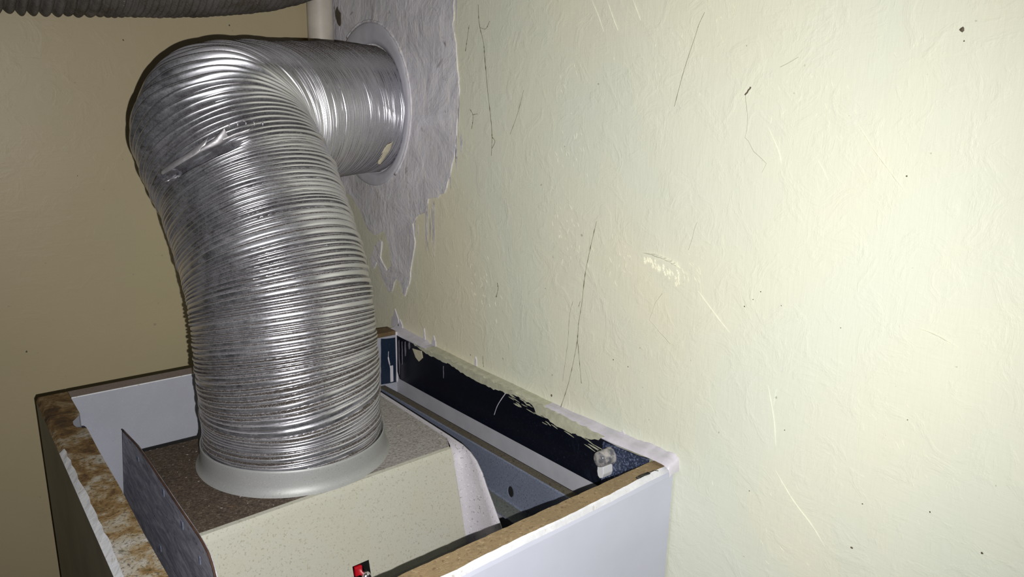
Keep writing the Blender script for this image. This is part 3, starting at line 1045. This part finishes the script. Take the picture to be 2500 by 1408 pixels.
SM = [(0.7758, -0.0021), (0.7286, -0.0005), (0.7063, 0.0009), (0.6683, 0.0006), (0.6289, 0.001), (0.5922, 0.0012), (0.5513, 0.0014), (0.5196, 0.0021), (0.484, 0.0019), (0.4616, 0.0015), (0.4413, 0.0013), (0.4452, -0.0017), (0.4581, -0.0081), (0.4718, -0.0092), (0.4888, -0.0115), (0.5065, -0.012), (0.52, -0.0092), (0.5377, -0.0093), (0.5445, -0.0025), (0.5658, -0.0018), (0.5884, -0.0045), (0.6137, -0.0074), (0.6364, -0.0075), (0.6683, -0.0068), (0.6977, -0.0045), (0.7378, -0.0062)]
bm_obj('paint_smear', prism_bm(jag(SM, .004, .0010, 8), 'x', .4608, .4620), PAINT, right, label='ragged cream green paint overlap along the top')
rs = random.Random(5)
for k in range(30):
    y0 = rs.uniform(.45, .585)
    z0 = -.0100 + rs.uniform(-.0055, .0035) + (.004 if y0 > .53 else 0)
    l_, h_ = rs.uniform(.005, .016), rs.uniform(.0002, .0005)
    q = [(y0, z0), (y0 - l_ * .4, z0 - h_ - .0004), (y0 - l_, z0 - .0012 + rs.uniform(-.0012, .0012)), (y0 - l_ * .45, z0 + h_ - .0003)]
    bm_obj('paint_streak', prism_bm(q, 'x', .4607, .4616), PAINT, right)
for y, z, h_, w_ in ((.8120, -.030, .024, .0012), (.8040, -.022, .016, .0009), (.7960, -.014, .010, .0016), (.7860, -.007, .005, .0022), (.7080, -.018, .008, .0006)):
    q = [(y - w_, z - h_ * .3), (y - w_ * .4, z + h_), (y + w_ * .5, z + h_ * .9), (y + w_, z), (y + w_ * .3, z - h_), (y - w_ * .2, z - h_ * .9)]
    bm_obj('sealant_streak', prism_bm(jag(q, .004, .0003, int(y * 1000)), 'x', .4609, .4616), SMEARED, right)
bm_obj('paint_flake', prism_bm([(0.7779, -0.0081), (0.7566, -0.0055), (0.7540, -0.0138), (0.7626, -0.0208), (0.7703, -0.0177)], 'x', .4606, .4616), CREAM, right)
v, f = tube_geo(catmull([(.4612, y, z) for y, z in [(0.5877, -0.0039), (0.596, -0.0146), (0.603, -0.025), (0.6078, -0.0363)]], 4), [.0005] * 5 + [.0004] * 4 + [.0003] * 4, 5)
obj('pale_drip', v, f, SEALANT, right)
# shelf peg: a clear stub with a white tongue under it
peg = thing('t', (0, 0, 0))
bpy.data.objects.remove(peg)
prof = [(.0002, -.0155), (.0046, -.0155), (.0064, -.0148), (.0069, -.0130), (.0069, -.0020), (.0078, -.0010), (.0078, .0015)]
V, F = [], []
for r, dx in prof:
    for j in range(24):
        a_ = 2 * math.pi * j / 24
        V.append((.4600 + dx, .4325 + r * math.cos(a_), -.0125 + r * 1.05 * math.sin(a_)))
for i in range(len(prof) - 1):
    for j in range(24):
        k = (j + 1) % 24
        F.append((i * 24 + j, i * 24 + k, (i + 1) * 24 + k, (i + 1) * 24 + j))
pegm = obj('shelf_peg', V, F, CLEAR, right, smooth_on=True, label='cloudy clear plastic shelf peg')
tong = [(.4360, -.0195), (.4290, -.0190), (.4282, -.0260), (.4295, -.0300), (.4325, -.0315), (.4350, -.0300), (.4362, -.0260)]
bm_obj('peg_tongue', prism_bm(tong, 'x', .4480, .4600, .0006), m_simple('white_plastic', (.66, .66, .68), .3, var=.05), right, label='white tongue under the peg')

# front board, slightly out of square
def fy_out(x):
    return .3462 + (.3706 - .3462) * (x - .066) / (.472 - .066)


def fy_in(x):
    return .3705 + (.3880 - .3705) * (x - .066) / (.472 - .066)


bm = bmesh.new()
xsF = np.linspace(.0662, .4722, 120)
rF = random.Random(41)
rows = []
low = 0
for i, x in enumerate(xsF):
    low = .9 * low + rF.uniform(-.0004, .0004)
    yo, yi = fy_out(x), fy_in(x)
    w = min(1, max(0, (.4722 - x) / .012))
    chip_in = .0022 * max(0, math.sin(i * .9 + 2) * rF.random()) * .35
    rnd = .0052 * (1 - w) ** 2
    rows.append([(x, yi, -Z0), (x, yi - rnd, -.0010), (x, yi - .0006 - chip_in - rnd, -.0001), (x, yo + .0029 + low * .9 + .0022 * max(0, (.30 - x) / .24), .0 - .0003 * (1 - w)),
                 (x, yo + .0018 + low * .4, -.0016), (x, yo + .0006, -.0052 + low * .5), (x, yo, -.0085), (x, yo, -Z0)])
vr = [[bm.verts.new(q) for q in r] for r in rows]
mi = [2, 0, 0, 3, 3, 1, 1]
for i in range(len(vr) - 1):
    for k in range(7):
        f = bm.faces.new((vr[i][k], vr[i + 1][k], vr[i + 1][k + 1], vr[i][k + 1]))
        f.material_index = mi[k]
for e in (0, -1):
    f = bm.faces.new(vr[e])
    f.material_index = 1
front = bm_obj('front_panel', bm, [CHIP, WHITE, LAM_IN, WHITE_EDGE], cab, label='white front board with a chipped raw chipboard top edge')
parts = [tube_geo([(.4300, .3722, .0004), (.4372, .3722, .0009), (.4445, .3724, .0004)], .0006, 6), tube_geo([(.4300, .3742, .0004), (.4372, .3743, .0009), (.4445, .3744, .0004)], .0005, 6),
         tube_geo([(.4300, .3722, .0004), (.4300, .3742, .0004)], .0005, 6), tube_geo([(.4445, .3724, .0004), (.4445, .3744, .0004)], .0005, 6),
         tube_geo([(.4445, .3734, .0006), (.4500, .3728, .0012), (.4535, .3712, .0004)], .0003, 5)]
v, f = join_geo(parts)
obj('staple', v, f, STAPLEM, front, smooth_on=True, label='dark staple pressed into the chipboard')

# sealant along the joint of cabinet and wall
BE = [(0.8383, 0.0012), (0.7866, -0.0002), (0.7481, 0.0001), (0.7032, 0.0005), (0.6226, 0.0), (0.5524, 0.0009), (0.4907, 0.0007), (0.4361, 0.0012), (0.4063, 0.0030), (0.3831, 0.0045), (0.3690, 0.0035), (.3655, -.004)]
BED = catmull([(0, y, z) for y, z in BE], 8)
rb = random.Random(77)
V = []
wander = 0
NB = len(BED)
for i, q in enumerate(BED):
    y, z = q[1], q[2]
    wander = .8 * wander + rb.uniform(-.0006, .0006)
    k = max(0, min(1, (.54 - y) / .14))
    h = (.0006 + .0036 * k + (.0030 if y > .76 else 0) + wander * (.4 + .6 * k))
    end = min(1, (NB - 1 - i) / 6) ** .5
    h *= end
    V.append([(.4615, y, z - .0020), (.4640, y, z + .0006 + .25 * h), (.4690, y, z + .35 * h + .0004), (.4722, y, z + .75 * h + .0006), (.4742, y, z + h + .0006)])
V = np.array(V)
i1 = int(np.argmax(BED[:, 1] < .752))
i2 = int(np.argmax(BED[:, 1] < .535))
for a, b, m_, lab in ((0, i1 + 1, SEALANT, 'lilac white sealant in the rear stretch of the joint'), (i1, i2 + 1, PAINT, 'sealant painted over in wall colour'),
                      (i2, NB, SEALANT, 'broad lilac white sealant in the front stretch of the joint')):
    grid_mesh('sealant_bead', V[a:b], b - a, 5, m_, cab, wrap=False, label=lab)
p = [(.4632, y, -.0004 + rb.uniform(-.0004, .0004)) for y in np.linspace(.62, .43, 40)]
v, f = tube_geo(p, .0007, 5)
obj('dirty_gap', v, f, SPECK, cab, label='dark dirty line along the joint')
for k, (y, z, hgt, w) in enumerate(((.8420, .004, .022, .0110), (.8290, .002, .013, .0070), (.7480, .002, .012, .0050), (.7700, .002, .016, .0022), (.4310, .003, .006, .004), (.6600, .006, .007, .0020))):
    q = [(y - w, z - .004), (y - w * .7, z + hgt * .45), (y - w * .25, z + hgt * .8), (y + w * .1, z + hgt), (y + w * .35, z + hgt * .55), (y + w * .8, z + hgt * .4), (y + w, z - .004)]
    bm_obj('sealant_smear', prism_bm(jag(q, .002, .0005, 60 + k), 'x', XW - .0010, XW + .0005, .0002), SEALANT, cab)
v, f = tube_geo(catmull([(.4618, .8192, .003), (.4616, .8188, -.02), (.4620, .8190, -.045), (.4616, .8188, -.066)], 6), .0016, 8)
obj('sealant_bead', v, f, SEALANT, cab, smooth_on=True, label='thin sealant line down the rear corner')

# ------------------------------------------------------------------ cobwebs hanging on the right wall
def web(paths, label, seed):
    parts = []
    r = random.Random(seed)
    for pts, w in paths:
        P = catmull([(XW - .0010, y, z) for y, z in pts], 8)
        parts.append(tube_geo(P, [.5 * w * (r.uniform(.6, 1.0) if r.random() < .82 else r.uniform(1.2, 2.2)) for _ in P], 5))
    v, f = join_geo(parts)
    obj('cobweb_strand', v, f, WEB, category='cobweb', label=label, group='dark cobweb strands on the right wall')


web([([(0.6604, 0.3875), (0.658, 0.3686), (0.6506, 0.3505), (0.6475, 0.3325), (0.6427, 0.3044), (0.6365, 0.2761), (0.634, 0.2577), (0.635, 0.239)], .00055),
     ([(0.634, 0.2577), (0.629, 0.2539), (0.6337, 0.2466)], .0006), ([(0.6565, 0.3653), (0.6467, 0.364), (0.6406, 0.3707)], .0004),
     ([(0.676, 0.3688), (0.6789, 0.3576), (0.6825, 0.3435)], .0004)],
    'long dark cobweb strand hanging on the wall just right of the filler patch', 1)
web([([(0.6729, 0.2841), (0.6683, 0.2792), (0.6683, 0.2729), (0.6704, 0.2643)], .0005), ([(0.6683, 0.2792), (0.6602, 0.2803)], .0004)],
    'short forked cobweb scrap beside the right edge of the filler patch', 2)
web([([(0.5844, 0.3048), (0.5925, 0.2835), (0.6041, 0.2621)], .0003)],
    'faint slanting cobweb thread on the wall right of the longest upper strand', 3)
web([([(0.4772, 0.1928), (0.4834, 0.1677), (0.4887, 0.1419), (0.4913, 0.114), (0.4945, 0.0933), (0.4952, 0.0769), (0.4991, 0.0553), (0.5057, 0.0281), (0.515, 0.0013)], .00042),
     ([(0.4955, 0.0809), (0.4912, 0.0576), (0.4871, 0.0362)], .0003), ([(0.5036, 0.1132), (0.5073, 0.0982), (0.5086, 0.0692), (0.5135, 0.0299)], .00018),
     ([(0.4955, 0.1098), (0.4936, 0.1154)], .0003)],
    'long branching cobweb thread on the wall running down to the cabinet sealant', 4)
web([([(0.6211, 0.1068), (0.6200, .100), (0.6229, 0.0906)], .0006)],
    'tiny vertical cobweb wisp on the wall midway between filler patch and cabinet', 5)
web([([(0.6461, 0.0178), (0.6455, .012), (0.6443, 0.0053)], .0005)],
    'tiny cobweb wisp touching the sealant near the cabinet rear corner', 6)
web([([(0.3758, 0.3616), (0.3802, 0.3533), (0.3825, 0.3462), (0.3909, 0.3214), (0.398, 0.2939)], .00028)],
    'faint slanting cobweb thread high on the wall, the furthest right of all strands', 7)
